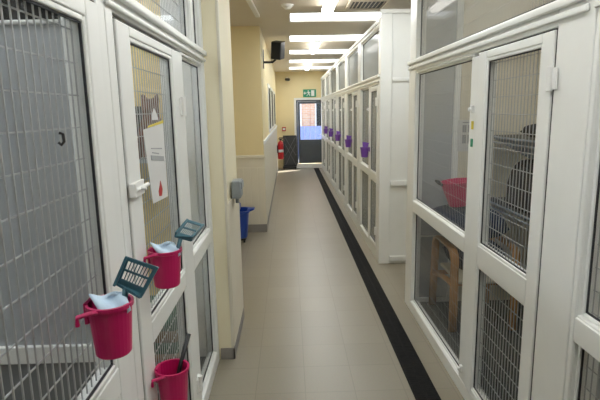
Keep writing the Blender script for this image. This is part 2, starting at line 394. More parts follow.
# --- left pens
XL = -.52
tL, FL = pen_front('white framed pen front filling the left edge of the view', XL, -1, .25, 1.478,
    [(.25, .32, 0, 2.62, 0, .07), (1.418, 1.478, 0, 2.62, 0, .07), (.32, 1.418, 0, .09, 0, .07), (.32, 1.418, 2.005, 2.075, 0, .07), (.32, 1.418, 2.54, 2.62, 0, .07), (.25, 1.478, 2.045, 2.075, -.02, 0)],
    [('transom', .335, 1.40, 2.092, 2.525, True, 'glass')],
    [dict(dim=(.326, 1.412, .095, 1.998, .42, 1.312, .15, .872, .985, 1.935), hinges=((.33, 1.6),))], .9)
tL2, FL2 = pen_front('white framed pen front with the paper sheet, beside the yellow partition', XL, -1, 1.48, 3.155,
    [(1.48, 1.545, 0, 2.62, 0, .07), (2.385, 2.50, 0.09, 1.99, 0, .07), (3.09, 3.155, 0, 2.62, 0, .07), (1.545, 3.09, 0, .09, 0, .07), (1.545, 3.09, 2.0, 2.075, 0, .07), (1.545, 3.09, 2.54, 2.62, 0, .07),
     (2.50, 3.09, .868, .955, 0, .065), (1.48, 3.155, 2.045, 2.075, -.02, 0), (1.48, 3.155, 2.01, 2.03, -.012, 0), (2.80, 2.86, 2.075, 2.54, 0, .07)],
    [('side_panel', 2.515, 3.075, .97, 1.975, True, 'dusty'), ('side_panel', 2.515, 3.075, .105, .855, True, 'dusty'), ('transom', 1.56, 2.785, 2.092, 2.525, True, 'glass'), ('transom', 2.875, 3.075, 2.092, 2.525, False, 'glass')],
    [dict(dim=(1.551, 2.379, .095, 1.985, 1.69, 2.245, .15, .862, .965, 1.935), hinges=((2.383, 1.73), (2.383, .28)), latches=())], 2.3)
# white sliding bolt across the left stile of that door
m = MB(); FL2.b(m, 1.555, 1.675, 1.43, 1.48, -.016, -.006); m.tube([(XL+.022, 1.545, 1.457), (XL+.022, 1.70, 1.457)], .007, 10)
m.tube([(XL+.022, 1.60, 1.457), (XL+.045, 1.60, 1.457)], .006, 8); FL2.b(m, 1.54, 1.56, 1.435, 1.48, -.028, -.006)
m.build('sliding_bolt', M['whitep'], tL2, bevel=.002)

# ------------------------------------------------------------------ partitions and pen floors
def partition(label, y0, x0, x1, s, post, top=1.96, rail=(.905, .965), pm='grey_panel', yellow_from=None):
    t = thing('pen_partition', label, 'partition', ((x0+x1)/2, y0, 0), 'partitions between the pens')
    lo, hi = min(x0, x1), max(x0, x1)
    px = x0+s*post
    m = B((x0, y0-.025, 0), (px, y0+.025, 2.6), (px, y0-.022, rail[0]), (x1, y0+.022, rail[1]), (px, y0-.022, top-.0), (x1, y0+.022, top+.012), (px, y0-.022, 0), (x1, y0+.022, .07), (x1-s*.05, y0-.0215, .07), (x1, y0+.0215, 2.6))
    m.build('frame', M['pvc'], t, bevel=.004)
    e = (yellow_from if yellow_from else x1)
    B((px-s*.004, y0-.008, .066), (e, y0+.008, rail[0]+.004)).build('lower_panel', M[pm], t)
    B((px-s*.004, y0-.008, rail[1]-.004), (e, y0+.008, top+.004)).build('upper_panel', M[pm], t)
    return t
tp = partition('grey panelled partition behind the mesh of the left edge pen', 1.50, -.592, -2.2, -1, .055)
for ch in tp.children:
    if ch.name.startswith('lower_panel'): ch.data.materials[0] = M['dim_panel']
B((-.65, 1.49, 1.973), (-2.2, 1.51, 2.10)).build('dark_top_panel', M['drain'], tp)
struct(B((-2.2, 3.145, .04), (-.60, 3.158, 2.82)).build('wall_left_pen_end', M['deep']))
struct(B((-.60, 3.12, .04), (-.76, 3.158, 2.45)).build('trim_partition_board', M['pvc'], bevel=.004))
partition('grey panel partition closing the right edge pen, seen through its glass', 1.66, 1.08, 2.2, 1, .05)
partition('grey panel partition behind the wooden chair', 4.02, 1.075, 1.40, 1, .03, top=2.58, rail=(.62, .63))
struct(B((1.40, 3.99, 0), (2.2, 4.1, 2.62)).build('wall_right_pen', M['cream']))
struct(B((2.0, 1.7, 0), (2.08, 3.99, 2.62)).build('wall_right_pen_back', M['cream']))
struct(B((2.2, -.3, 0), (2.28, 14.55, 2.62)).build('wall_right_pens', M['cream']))
struct(B((-2.28, -.3, 0), (-2.2, 3.16, 2.62)).build('wall_left_pens', M['whitep']))
for i in range(1, 6):
    partition('grey panel partition between far pens, ' + ['', 'first from the panelled corner', 'second from the panelled corner', 'third from the panelled corner', 'fourth from the panelled corner', 'nearest the exit door'][i],
              U0+i*U-.09, XF+.075, 2.2, 1, .05, top=2.58)
struct(B((1.07, .25, 0), (2.2, 3.99, .035)).build('floor_right_pens', M['grey_floor']))
struct(B((1.03, U0, 0), (2.2, 14.55, .035)).build('floor_far_pens', M['grey_floor']))
struct(B((-.59, .25, 0), (-2.2, 3.16, .035)).build('floor_left_pens', M['grey_floor']))

# ------------------------------------------------------------------ ceiling fittings
for i, (x, y0, lb) in enumerate(((.45, 4.10, 'first fluorescent batten, the large one cut by the top of the photo'), (.475, 7.82, 'second fluorescent batten, halfway down the ceiling'), (.50, 11.5, 'third fluorescent batten, closest to the exit sign'), (.43, .4, 'unseen fluorescent batten, added as fill light over the near end of the corridor'),
        (-1.45, .05, 'unseen batten added as fill light over the left edge pen'), (-1.45, 1.65, 'unseen batten added as fill light over the second left pen'), (1.55, .1, 'unseen batten added as fill light over the right edge pen'), (1.62, 2.1, 'unseen batten added as fill light over the pen with the wooden chair'))):  # near corridor batten and all pen battens are unseen, added for fill light
    t = thing('fluorescent_light', lb, 'ceiling light', (x, y0+.75, H), 'fluorescent battens on the ceiling')
    B((x-.05, y0, H-.045), (x+.05, y0+1.5, H)).build('housing', M['whitep'], t, bevel=.004)
    m = MB(); pr = [(math.cos(a)*.062, -math.sin(a)*.05) for a in [math.pi*k/10 for k in range(11)]]
    m.hexa([(x+p, y0+.03, H-.045+q) for p, q in pr], [(x+p, y0+1.47, H-.045+q) for p, q in pr]); m.build('diffuser', M['dimfill' if x > 1 else 'tube' if x > 0 else 'coolfill'], t)
    for e in (0, 1.47):
        m = MB(); m.hexa([(x+p*1.05, y0+e, H-.044+q*1.05) for p, q in pr], [(x+p*1.05, y0+e+.03, H-.044+q*1.05) for p, q in pr]); m.build('end_cap', M['whitep'], t)
t = thing('air_vent', 'slatted ceiling air vent above the corner of the far pens', 'vent', (.87, 5.52, H))
B((.66, 5.28, H-.018), (.70, 5.78, H), (1.06, 5.28, H-.018), (1.10, 5.78, H), (.70, 5.28, H-.018), (1.06, 5.33, H), (.70, 5.73, H-.018), (1.06, 5.78, H)).build('frame', M['ceil'], t, bevel=.003)
B((.70, 5.33, H-.003), (1.06, 5.73, H-.0005)).build('backing', M['black'], t)
m = MB()
for k in range(8): xx = .72+k*.044; m.hexa([(xx, 5.33, H-.016), (xx+.004, 5.33, H-.016), (xx+.022, 5.33, H-.004), (xx+.018, 5.33, H-.004)], [(xx, 5.73, H-.016), (xx+.004, 5.73, H-.016), (xx+.022, 5.73, H-.004), (xx+.018, 5.73, H-.004)])
m.build('slats', M['ceil'], t)
t = thing('smoke_detector', 'small round white smoke detector on the ceiling', 'smoke detector', (.015, 5.5, H))
m = MB(); m.lathe([(.055, 0), (.055, -.02), (.045, -.03), (.03, -.045), (.0301, -.046)], (.015, 5.5, H)); m.build('body', M['whitep'], t, smooth=False)
m = MB(); m.lathe([(.068, 0), (.068, -.012)], (.015, 5.5, H)); m.build('base', M['whitep'], t)
t = thing('ceiling_trunking', 'pale cable trunking strip on the ceiling above the yellow pillar', 'trunking', (-.37, 5.5, H))
m = MB(); m.hexa([(-.42, 4.6, H-.035), (-.37, 4.6, H-.035), (-.37, 4.6, H), (-.42, 4.6, H)], [(-.36, 6.0, H-.035), (-.31, 6.0, H-.035), (-.31, 6.0, H), (-.36, 6.0, H)]); m.build('cover', M['whitep'], t, bevel=.003)

# ------------------------------------------------------------------ things on walls
# loudspeaker
t = thing('loudspeaker', 'black loudspeaker on a wall bracket high above the corridor', 'loudspeaker', (XW, 7.5, 2.45))
B((XW, 7.46, 2.33), (XW+.012, 7.54, 2.60)).build('wall_plate', M['black'], t, bevel=.002)
m = MB(); m.tube([(XW+.01, 7.5, 2.42), (-.22, 7.5, 2.42), (-.17, 7.48, 2.46)], .017); m.build('bracket_arm', M['black'], t)
R = Matrix.Translation((-.135, 7.46, 2.585)) @ Matrix.Rotation(math.radians(-20), 4, 'Z') @ Matrix.Rotation(math.radians(9), 4, 'Y') @ Matrix.Rotation(math.radians(12), 4, 'X')
m = MB(); m.box((-.078, -.09, -.125), (.078, .09, .125)); m.bm.transform(R); m.build('cabinet', M['black'], t, bevel=.012)
m = MB(); m.box((-.066, -.098, -.112), (.066, -.089, .112)); m.bm.transform(R); m.build('grille', M['blackcloth'], t, bevel=.004)
# wall box on the partition edge
t = thing('wall_box', 'grey plastic wall box on the partition corner above the blue bucket', 'wall box', (-.413, 3.44, 1.16))
B((-.413, 3.36, 1.10), (-.345, 3.52, 1.225)).build('housing', M['greybox'], t, bevel=.012)
B((-.3455, 3.375, 1.165), (-.338, 3.505, 1.215)).build('cover', M['greybox'], t, bevel=.003)
m = MB(); m.tube([(-.385, 3.48, 1.10), (-.385, 3.48, 1.05)], .013); m.build('nozzle', M['greybox'], t)
# exit sign
t = thing('exit_sign', 'green running man exit sign above the far door', 'exit sign', (.63, FY, 2.2))
sx0, sx1, sz0, sz1 = .44, .82, 2.09, 2.31; sy = FY-.03
B((sx0, sy, sz0), (sx1, FY, sz1)).build('panel', M['green'], t, bevel=.003)
m = MB()
def P(pts): m.poly([(sx0+a*(sx1-sx0), sy-.003, sz0+b*(sz1-sz0)) for a, b in pts], (0, .004, 0))
P([(.62, .12), (.86, .12), (.86, .88), (.62, .88)])                      # doorway
P([(.08, .42), (.22, .42), (.22, .58), (.08, .58)]); P([(.04, .5), (.14, .26), (.14, .74)])   # arrow
P([(.40+.045*math.cos(k*math.pi/5), .80+.08*math.sin(k*math.pi/5)) for k in range(10)])       # head
P([(.36, .70), (.46, .70), (.48, .42), (.38, .40)])                      # trunk
P([(.38, .42), (.44, .40), (.36, .24), (.28, .14), (.25, .19), (.32, .28)])  # legs
P([(.42, .42), (.48, .42), (.55, .30), (.52, .12), (.47, .13), (.49, .28)])
P([(.37, .70), (.38, .62), (.30, .56), (.30, .46), (.27, .46), (.27, .60)]); P([(.45, .70), (.56, .54), (.53, .50), (.44, .60)])
m.build('running_man_symbol', M['whitep'], t)
# fire call point, cctv camera
t = thing('call_point', 'small red fire call point on the far yellow wall', 'fire alarm', (-.145, FY, 1.18))
B((-.2, FY-.045, 1.115), (-.09, FY, 1.235)).build('housing', M['red'], t, bevel=.006)
B((-.18, FY-.049, 1.145), (-.11, FY-.044, 1.205)).build('glass_plate', M['whitep'], t)
t = thing('security_camera', 'small dark security camera high on the far yellow wall', 'camera', (-.02, FY, 2.6))
m = MB(); m.tube([(-.02, FY, 2.66), (-.02, FY-.10, 2.63)], .015); m.build('arm', M['whitep'], t)
m = MB(); m.tube([(-.05, FY-.06, 2.60), (.03, FY-.22, 2.585)], .04, 14); m.build('housing', M['black'], t)
# fire extinguisher with backing board
ey = 13.75
t = thing('fire_extinguisher', 'red fire extinguisher hung low on the left wall near the far end', 'fire extinguisher', (XW+.1, ey, .34))
m = MB(); m.lathe([(.02, 0), (.075, .005), (.082, .03), (.082, .42), (.07, .47), (.03, .51), (.022, .53)], (XW+.115, ey, .36)); m.build('cylinder', M['red'], t, smooth=True)
m = MB(); m.lathe([(.028, .53), (.028, .565)], (XW+.115, ey, .36)); m.box((XW+.06, ey-.012, .925), (XW+.2, ey+.012, .945)); m.box((XW+.08, ey-.012, .955), (XW+.22, ey+.012, .975)); m.build('valve', M['black'], t)
m = MB(); m.tube([(XW+.14, ey, .91), (XW+.22, ey-.02, .86), (XW+.225, ey-.03, .7), (XW+.21, ey-.03, .52)], .014); m.build('hose', M['black'], t)
m = MB(); m.lathe([(.0825, .20), (.0835, .205), (.0835, .27), (.0825, .275)], (XW+.115, ey, .36), caps=False); m.build('instruction_band', M['paper'], t)
m = B((XW+.012, ey-.05, .55), (XW+.034, ey+.05, .75)); m.build('wall_bracket', M['black'], t)
# folded black frame with crossed lattice by the far door
t = thing('folding_barrier', 'folded black barrier with silver crossed lattice beside the far door', 'barrier', (.03, 14.4, 0))
by = 14.40
B((-.15, by, .10), (.22, by+.03, .97)).build('panel', M['charcoal'], t, bevel=.004)
B((-.18, by-.012, .08), (-.155, by+.035, .99), (.185, by-.012, .08), (.21, by+.035, .99), (-.155, by-.012, .965), (.185, by+.035, .99), (-.155, by-.012, .08), (.185, by+.035, .105)).build('frame', M['black'], t, bevel=.003)
m = MB()
for z0, z1 in ((.12, .74), (.40, .94)):
    m.tube([(-.12, by-.008, z0), (.19, by-.008, z1)], .005, 6); m.tube([(.19, by-.014, z0), (-.12, by-.014, z1)], .005, 6)
m.build('lattice', M['greymetal'], t)
B((-.2, by-.14, .035), (.2, by+.06, .08)).build('base', M['black'], t, bevel=.006)
for xx in (-.17, .17):
    for yy in (by-.11, by+.03):
        m = MB(); m.tube([(xx-.012, yy, .018), (xx+.012, yy, .018)], .018, 14); m.build('castor', M['black'], t)

# blue mop bucket in the alcove
bx, byy = -.69, 6.32
t = thing('mop_bucket', 'blue plastic mop bucket on the floor in front of the yellow pillar', 'bucket', (bx, byy, 0))
m = MB()
def rr(w, d, z, n=24, e=.35):
    out = []
    for k in range(n):
        a = 2*math.pi*k/n; c, s_ = math.cos(a), math.sin(a)
        out.append((bx+w*math.copysign(abs(c)**.6, c), byy+d*math.copysign(abs(s_)**.6, s_), z))
    return out
rings = [rr(.095, .12, .06), rr(.105, .13, .07), rr(.135, .16, .40), rr(.155, .18, .405), rr(.155, .18, .43), rr(.13, .155, .43), rr(.10, .12, .09)]
vs = [[m.bm.verts.new(p) for p in r_] for r_ in rings]
for a, b in zip(vs[:-1], vs[1:]):
    for k in range(24): m.bm.faces.new((a[k], a[(k+1) % 24], b[(k+1) % 24], b[k]))
m.bm.faces.new(vs[0][::-1]); m.bm.faces.new(vs[-1])
m.build('tub', M['blue'], t, smooth=False)
m = MB(); m.hexa([(bx+.12, byy-.08, .40), (bx+.20, byy-.05, .425), (bx+.20, byy+.05, .425), (bx+.12, byy+.08, .40)], [(bx+.12, byy-.09, .44), (bx+.215, byy-.05, .445), (bx+.215, byy+.05, .445), (bx+.12, byy+.09, .44)]); m.build('spout', M['blue'], t, bevel=.004)
m = MB(); m.box((bx-.10, byy-.14, .42), (bx+.02, byy+.14, .50)); m.build('wringer', M['blue'], t, bevel=.012)
m = MB(); m.tube([(bx-.14, byy, .43), (bx-.13, byy, .58), (bx-.02, byy, .60)], .012); m.build('handle', M['black'], t)
m = MB(); m.box((bx-.09, byy-.12, .035), (bx+.09, byy+.12, .062)); m.build('base', M['black'], t, bevel=.005)
for sx in (-1, 1):
    for sy_ in (-1, 1):
        m = MB(); m.tube([(bx+sx*.07-.012, byy+sy_*.09, .02), (bx+sx*.07+.012, byy+sy_*.09, .02)], .02, 14); m.build('castor', M['black'], t)

# ------------------------------------------------------------------ scoop buckets
def scoop_bucket(label, c, side, m_, rt=.066, rb=.047, h=.165, group=None, arm=True, wall=None):
    """c = centre of the rim, side = +1 when it hangs on a surface towards -x"""
    t = thing('scoop_bucket', label, 'bucket', (c[0], c[1], c[2]-h), group)
    x, y, z = c
    m = MB(); prof = [(rb, -h), (rb+.003, -h+.004), (rt, -.012), (rt+.005, -.010), (rt+.005, 0), (rt-.002, 0), (rb-.002, -h+.008)]
    m.lathe(prof, c, 28); m.build('tub', m_, t, smooth=False, bevel=0)
    if arm:
        hm = MB(); w = wall
        hm.box((x-side*(rt-.004), y-.022, z-.018), (w+side*.004, y+.022, z+.004)); hm.box((w+side*.003, y-.022, z-.05), (w+side*.012, y+.022, z+.004))
        if side > 0:     # side arm reaching back to the wire
            hm.tube([(x-.01, y-rt*.92, z-.008), (x-.02, y-rt-.008, z-.004), (w+.007, y-rt-.014, z-.012), (w+.006, y-rt-.014, z-.034)], .008, 8, flat=(1, .7))
        hm.build('hook', m_, t, bevel=.003)
    return t
hang = 'pink scoop buckets hung on the left doors'
scoop_bucket('pink bucket with large upright teal scoop, hung on the left edge pen door', (-.452, 1.145, 1.246), 1, M['pink'], rt=.052, rb=.04, h=.135, wall=XL+.008, group=hang)
scoop_bucket('pink bucket hung just below the paper sheet on the second left door', (-.452, 1.685, 1.224), 1, M['pink'], rt=.055, rb=.042, h=.135, wall=XL+.008, group=hang)
scoop_bucket('low pink bucket with a black handle inside, cut by the bottom of the photo', (-.452, 1.666, .777), 1, M['pink'], rt=.058, rb=.044, wall=XL+.008, group=hang, h=.16)

def cloth_piece(label, c, w, h, yaw, tilt):
    m = MB(); n, k = 12, 8; g = []
    for j in range(k+1):
        row = []
        for i in range(n+1):
            u = i/n-.5; v = j/k
            px = u*w*(1-.25*(1-v)); pz = -h*.6+v*h
            py = .010*math.sin(u*9+v*3)+.02*v*v-.006*math.sin(v*7)
            if v > .8: pz -= .02*(u+.5)*1.2
            row.append(m.bm.verts.new((px, py, pz)))
        g.append(row)
    for j in range(k):
        for i in range(n): m.bm.faces.new((g[j][i], g[j][i+1], g[j+1][i+1], g[j+1][i]))
    m.bm.transform(Matrix.Translation(c) @ Matrix.Rotation(yaw, 4, 'Z') @ Matrix.Rotation(tilt, 4, 'X') @ Matrix.Rotation(math.radians(-12), 4, 'Y'))
    o = m.build('cleaning_cloth', M['cloth'], smooth=True)
    s = o.modifiers.new('th', 'SOLIDIFY'); s.thickness = .004
    return tag(o, label, 'cloth', 'cloths in the pink buckets')
cloth_piece('pale blue cloth folded in the bucket with the large upright scoop', (-.447, 1.14, 1.255), .082, .085, math.radians(25), math.radians(-42))
cloth_piece('pale blue cloth folded in the bucket below the paper sheet', (-.447, 1.68, 1.235), .085, .09, math.radians(25), math.radians(-42))

def litter_scoop(label, corners, grip_end, group='teal litter scoops'):
    """corners: tl, tr, br, bl of the slotted head; grip_end: lower end of the handle"""
    tl, tr, br, bl = [Vector(p) for p in corners]
    t = thing('litter_scoop', label, 'scoop', tuple((bl+br)/2), group)
    n = (tr-tl).cross(bl-tl).normalized()
    if n.y > 0: n = -n                     # towards the viewer side
    def q(u, v): return tl*(1-u)*(1-v)+tr*u*(1-v)+br*u*v+bl*(1-u)*v
    th = n*.004
    m = MB()
    def slab(u0, u1, v0, v1, off=0): m.hexa([q(u0, v0)+n*off, q(u1, v0)+n*off, q(u1, v1)+n*off, q(u0, v1)+n*off], [q(u0, v0)+th+n*off, q(u1, v0)+th+n*off, q(u1, v1)+th+n*off, q(u0, v1)+th+n*off])
    slab(0, 1, 0, .12); slab(0, .1, .12, .78); slab(.9, 1, .12, .78); slab(0, 1, .78, 1); slab(.1, .9, .42, .48)
    N = 8
    for k in range(1, N): u = .1+.8*k/N; slab(u-.014, u+.014, .12, .78)
    m.build('slotted_head', M['teal'], t)
    m = MB()
    for (a, b) in (((0, 0), (0, 1)), ((1, 0), (1, 1)), ((0, 1), (1, 1))):
        p0, p1 = q(*a), q(*b); e = (p1-p0).normalized(); w = n.cross(e)*.003
        hh = .006 if a == (0, 0) or a == (1, 0) else .022
        m.hexa([p0-w, p0+w, p1+w, p1-w], [p0-w+n*.006, p0+w+n*.006, p1+w+n*.022, p1-w+n*.022])
    m.build('side_walls', M['teal'], t)
    g0 = q(.35, .98); ge = Vector(grip_end)
    m = MB(); m.tube([g0, g0*.6+ge*.4, ge], [.011, .009, .010], 10, flat=(1.2, .7)); m.build('grip', M['teal'], t, smooth=True)
    return t
litter_scoop('large slotted teal litter scoop standing in the bucket on the left edge pen door', [(-.409, 1.17, 1.353), (-.334, 1.17, 1.324), (-.378, 1.17, 1.252), (-.44, 1.17, 1.284)], (-.436, 1.155, 1.15))
litter_scoop('smaller teal litter scoop leaning out of the bucket below the paper sheet', [(-.391, 1.80, 1.302), (-.331, 1.80, 1.281), (-.359, 1.69, 1.249), (-.415, 1.69, 1.266)], (-.44, 1.67, 1.12))
# black handle in the low bucket
t = thing('brush', 'black handled brush standing in the low pink bucket', 'brush', (-.44, 1.70, .62))
m = MB(); m.tube([(-.455, 1.67, .66), (-.432, 1.71, .76), (-.405, 1.765, .86)], [.007, .008, .009], 10); m.build('handle', M['black'], t, smooth=True)
m = MB(); m.tube([(-.457, 1.66, .632), (-.455, 1.67, .665)], .016, 10); m.build('bristles', M['black'], t)

# purple buckets on the far row
pw = ['first far pen front', 'second far pen front', 'third far pen front', 'fourth far pen front', 'fifth far pen front']
for i, yy in enumerate((5.74, 7.35, 8.93, 10.41, 11.81)):
    scoop_bucket('small purple scoop bucket hung on the ' + pw[i], (XF-.075, yy, 1.26), -1, M['purple'], rt=.05, rb=.036, h=.115, group='purple scoop buckets on the far pens', wall=XF-.012)
    t = thing('litter_scoop', 'purple litter scoop standing in the bucket on the ' + pw[i], 'scoop', (XF-.09, yy, 1.15), 'purple litter scoops')
    m = MB(); m.hexa([(XF-.10, yy-.01, 1.265), (XF-.04, yy-.01, 1.265), (XF-.04, yy, 1.265), (XF-.10, yy, 1.265)], [(XF-.10, yy+.01, 1.325), (XF-.02, yy+.01, 1.31), (XF-.02, yy+.016, 1.31), (XF-.10, yy+.016, 1.325)]); m.build('head', M['purple'], t, bevel=.003)
    m = MB(); m.tube([(XF-.075, yy-.005, 1.27), (XF-.075, yy-.01, 1.165)], .008); m.build('grip', M['purple'], t)

# ------------------------------------------------------------------ paper sheet on the second left door
t = thing('care_sheet', 'white paper sheet with grey print and a red mark, hung on the second left door', 'paper sheet', (XL+.01, 1.93, 1.5))
xs = XL+.0115
def sheet(m, pts, x, th=.0012): m.hexa([(x, u, z) for u, z in pts], [(x+th, u, z) for u, z in pts])
m = MB(); sheet(m, [(1.72, 1.645), (2.0, 1.662), (1.995, 1.362), (1.775, 1.372)], xs); m.build('sheet', M['paper'], t)
m = MB(); sheet(m, [(1.77, 1.650), (1.995, 1.662), (1.998, 1.674), (1.90, 1.666), (1.78, 1.657)], xs+.002); m.build('yellow_strip', M['yellowp'], t)
m = MB(); sheet(m, [(1.84, 1.676), (1.93, 1.676), (1.91, 1.70), (1.88, 1.72), (1.85, 1.70)], xs); m.build('hanger', M['paper'], t)
m = MB()
for z, a, b in ((1.572, 1.80, 1.95), (1.556, 1.81, 1.90)): sheet(m, [(a, z), (b, z-.012), (b, z-.007), (a, z+.004)], xs+.0013)
sheet(m, [(1.79, 1.532), (1.97, 1.512), (1.97, 1.53), (1.79, 1.550)], xs+.0013); m.build('print', M['ink'], t)
m = MB(); sheet(m, [(1.865, 1.385), (1.90, 1.380), (1.915, 1.405), (1.905, 1.425), (1.892, 1.442), (1.88, 1.425), (1.86, 1.405)], xs+.0013); m.build('red_mark', M['red'], t)
# hook on the left mesh
m = MB(); m.tube([(XL-.012, 1.148, 1.66), (XL-.004, 1.148, 1.657), (XL-.003, 1.148, 1.640), (XL-.010, 1.148, 1.632), (XL-.016, 1.148, 1.638)], .0035)
tag(m.build('wire_hook', M['black']), 'small black hook on the mesh of the left edge pen', 'hook')

# ------------------------------------------------------------------ inside the second left pen
t = thing('wall_shelf', 'white shelf carrying the brown cat in the second left pen', 'shelf', (-1.3, 2.98, 1.43))
B((-1.9, 2.80, 1.42), (-.66, 3.115, 1.44)).build('board', M['whitep'], t, bevel=.003)
for xx in (-1.7, -1.0): B((xx-.01, 2.86, 1.34), (xx+.01, 3.158, 1.42)).build('bracket', M['whitep'], t)
# cat: one continuous body grown over a skeleton
def skin(name, verts, edges, rad, m_, parent=None, sub=2):
    me = bpy.data.meshes.new(name); me.from_pydata(verts, edges, [])
    o = bpy.data.objects.new(name, me); COL.objects.link(o)
    if parent: o.parent = parent
    me.skin_vertices or None
    sk = o.modifiers.new('skin', 'SKIN'); sk.use_smooth_shade = True
    for i, r in enumerate(rad): me.skin_vertices[0].data[i].radius = (r, r) if not isinstance(r, tuple) else r
    me.skin_vertices[0].data[0].use_root = True
    s = o.modifiers.new('sub', 'SUBSURF'); s.levels = s.render_levels = sub
    me.materials.append(m_); return o
cx, cy, cz = -.79, 2.88, 1.44
cv = [(0,0,.06),(0,-.02,.13),(0,-.035,.20),(0,-.03,.25),(0,-.025,.295),   # pelvis, back, chest, neck, head
      (0,-.075,.285),(0,-.098,.278),                                       # muzzle
      (-.035,-.02,.335),(-.042,-.018,.372),(.035,-.02,.335),(.042,-.018,.372),  # ears
      (-.035,-.055,.16),(-.036,-.07,.09),(-.036,-.075,.02),(-.036,-.10,.012),   # fore legs
      (.035,-.055,.16),(.036,-.07,.09),(.036,-.075,.02),(.036,-.10,.012),
      (-.07,-.02,.06),(-.075,-.05,.035),(-.075,-.09,.014),                 # hind legs
      (.07,-.02,.06),(.075,-.05,.035),(.075,-.09,.014),
      (0,.07,.03),(.05,.11,.02),(.08,.08,.018),(.09,.03,.018)]          # tail
ce = [(0,1),(1,2),(2,3),(3,4),(4,5),(5,6),(4,7),(7,8),(4,9),(9,10),(2,11),(11,12),(12,13),(13,14),(2,15),(15,16),(16,17),(17,18),(0,19),(19,20),(20,21),(0,22),(22,23),(23,24),(0,25),(25,26),(26,27),(27,28)]
cr = [.085,.085,.065,.048,.052,.03,.018,.022,.006,.022,.006,.03,.02,.016,.016,.03,.02,.016,.016,.045,.028,.017,.045,.028,.017,.022,.016,.014,.01]
cat = skin('cat', [(cx+a, cy+b, cz+c) for a, b, c in cv], ce, cr, M['fur'])
tag(cat, 'brown cat sitting on the shelf behind the mesh of the second left pen', 'cat')
m = MB(); m.box((-1.09, 3.0, 1.441), (-.885, 3.11, 1.745)); m.build('x', M['blackcloth'])
o = bpy.data.objects['x']; o.name = 'storage_box'; o.data.name = 'storage_box'; o.data.materials[0] = M['charcoal']
bv = o.modifiers.new('b', 'BEVEL'); bv.width = .02; bv.segments = 3
tag(o, 'dark grey box on the shelf beside the brown cat', 'box')
# folded green and brown blankets on a stool
t = thing('low_bench', 'brown low bench with green blankets in the second left pen', 'bench', (-1.0, 2.9, .035))
B((-1.5, 2.58, .30), (-.64, 3.08, .33)).build('top', M['brown'], t, bevel=.004)
for xx in (-1.45, -.71):
    for yy in (2.66, 3.06): B((xx-.02, yy-.02, .035), (xx+.02, yy+.02, .30)).build('leg', M['brown'], t)
for i, (z, mm, lb) in enumerate(((.33, 'greencloth', 'lower green folded blanket on the low bench'), (.40, 'brown', 'brown folded blanket between two green ones'), (.47, 'greencloth', 'top green folded blanket on the low bench'))):
    m = B((-1.4, 2.60, z+.001), (-.66, 3.04, z+.066)); tag(m.build('folded_blanket', M[mm], bevel=.025, seg=4), lb, 'blanket', 'folded blankets on the bench')

# ------------------------------------------------------------------ inside the near right pen
def arc(c, r, a0, a1, n=8): return [(c[0], c[1]+r*math.cos(a0+(a1-a0)*k/n), c[2]+r*math.sin(a0+(a1-a0)*k/n)) for k in range(n+1)]
t = thing('armchair', 'bent pine armchair standing inside the near right pen', 'chair', (1.42, 3.65, .035))
for xx in (1.20, 1.66):
    pts = [(xx, 3.40, .04), (xx, 3.405, .3), (xx, 3.41, .55)]+arc((xx, 3.50, .575), .09, math.pi, math.pi/2, 6)+[(xx, 3.70, .675)]+arc((xx, 3.80, .585), .085, math.pi/2, 0, 5)+[(xx, 3.90, .40), (xx, 3.93, .04)]
    m = MB(); m.tube(pts, .03, 10, flat=(.45, 1.1)); m.build('side_frame', M['wood'], t, smooth=True)
    m = MB(); m.tube([(xx, 3.42, .40), (xx, 3.60, .39), (xx, 3.905, .34)], .022, 10); m.build('side_rail', M['wood'], t, smooth=True)
m = MB(); m.tube([(1.20, 3.46, .395), (1.66, 3.46, .395)], .018); m.tube([(1.20, 3.86, .35), (1.66, 3.86, .35)], .018); m.build('cross_rail', M['wood'], t)
B((1.24, 3.42, .40), (1.62, 3.88, .43)).build('seat', M['cream'], t, bevel=.012)
def pillow(name, c, sx, sy, sz, m_, label, cat, rz=0, rx=0):
    m = MB(); n = 14; top = []; bot = []
    for j in range(n+1):
        for i in range(n+1):
            u = i/n*2-1; v = j/n*2-1
            e = max(0, (1-abs(u)**4)*(1-abs(v)**4))**.45
            w = .06*math.sin(u*5+v*2)*e
            top.append(m.bm.verts.new((u*sx*(1-.04*v*v), v*sy*(1-.04*u*u), sz*(e+w)))); bot.append(m.bm.verts.new((u*sx*(1-.04*v*v), v*sy*(1-.04*u*u), -sz*e*.8)))
    for j in range(n):
        for i in range(n):
            a = j*(n+1)+i
            m.bm.faces.new((top[a], top[a+1], top[a+n+2], top[a+n+1])); m.bm.faces.new((bot[a+n+1], bot[a+n+2], bot[a+1], bot[a]))
    bmesh.ops.remove_doubles(m.bm, verts=m.bm.verts[:], dist=.0005)
    m.bm.transform(Matrix.Translation(c) @ Matrix.Rotation(rz, 4, 'Z') @ Matrix.Rotation(rx, 4, 'X'))
    return tag(m.build(name, m_, smooth=True), label, cat)
pillow('cushion', (1.36, 3.65, .825), .245, .26, .125, M['navy'], 'thick navy cushion topmost on the pine chair, under the pink bucket', 'cushion')
pillow('cushion', (1.43, 3.65, .565), .19, .22, .128, M['navy'], 'navy seat cushion lying between the arms of the pine chair', 'cushion')
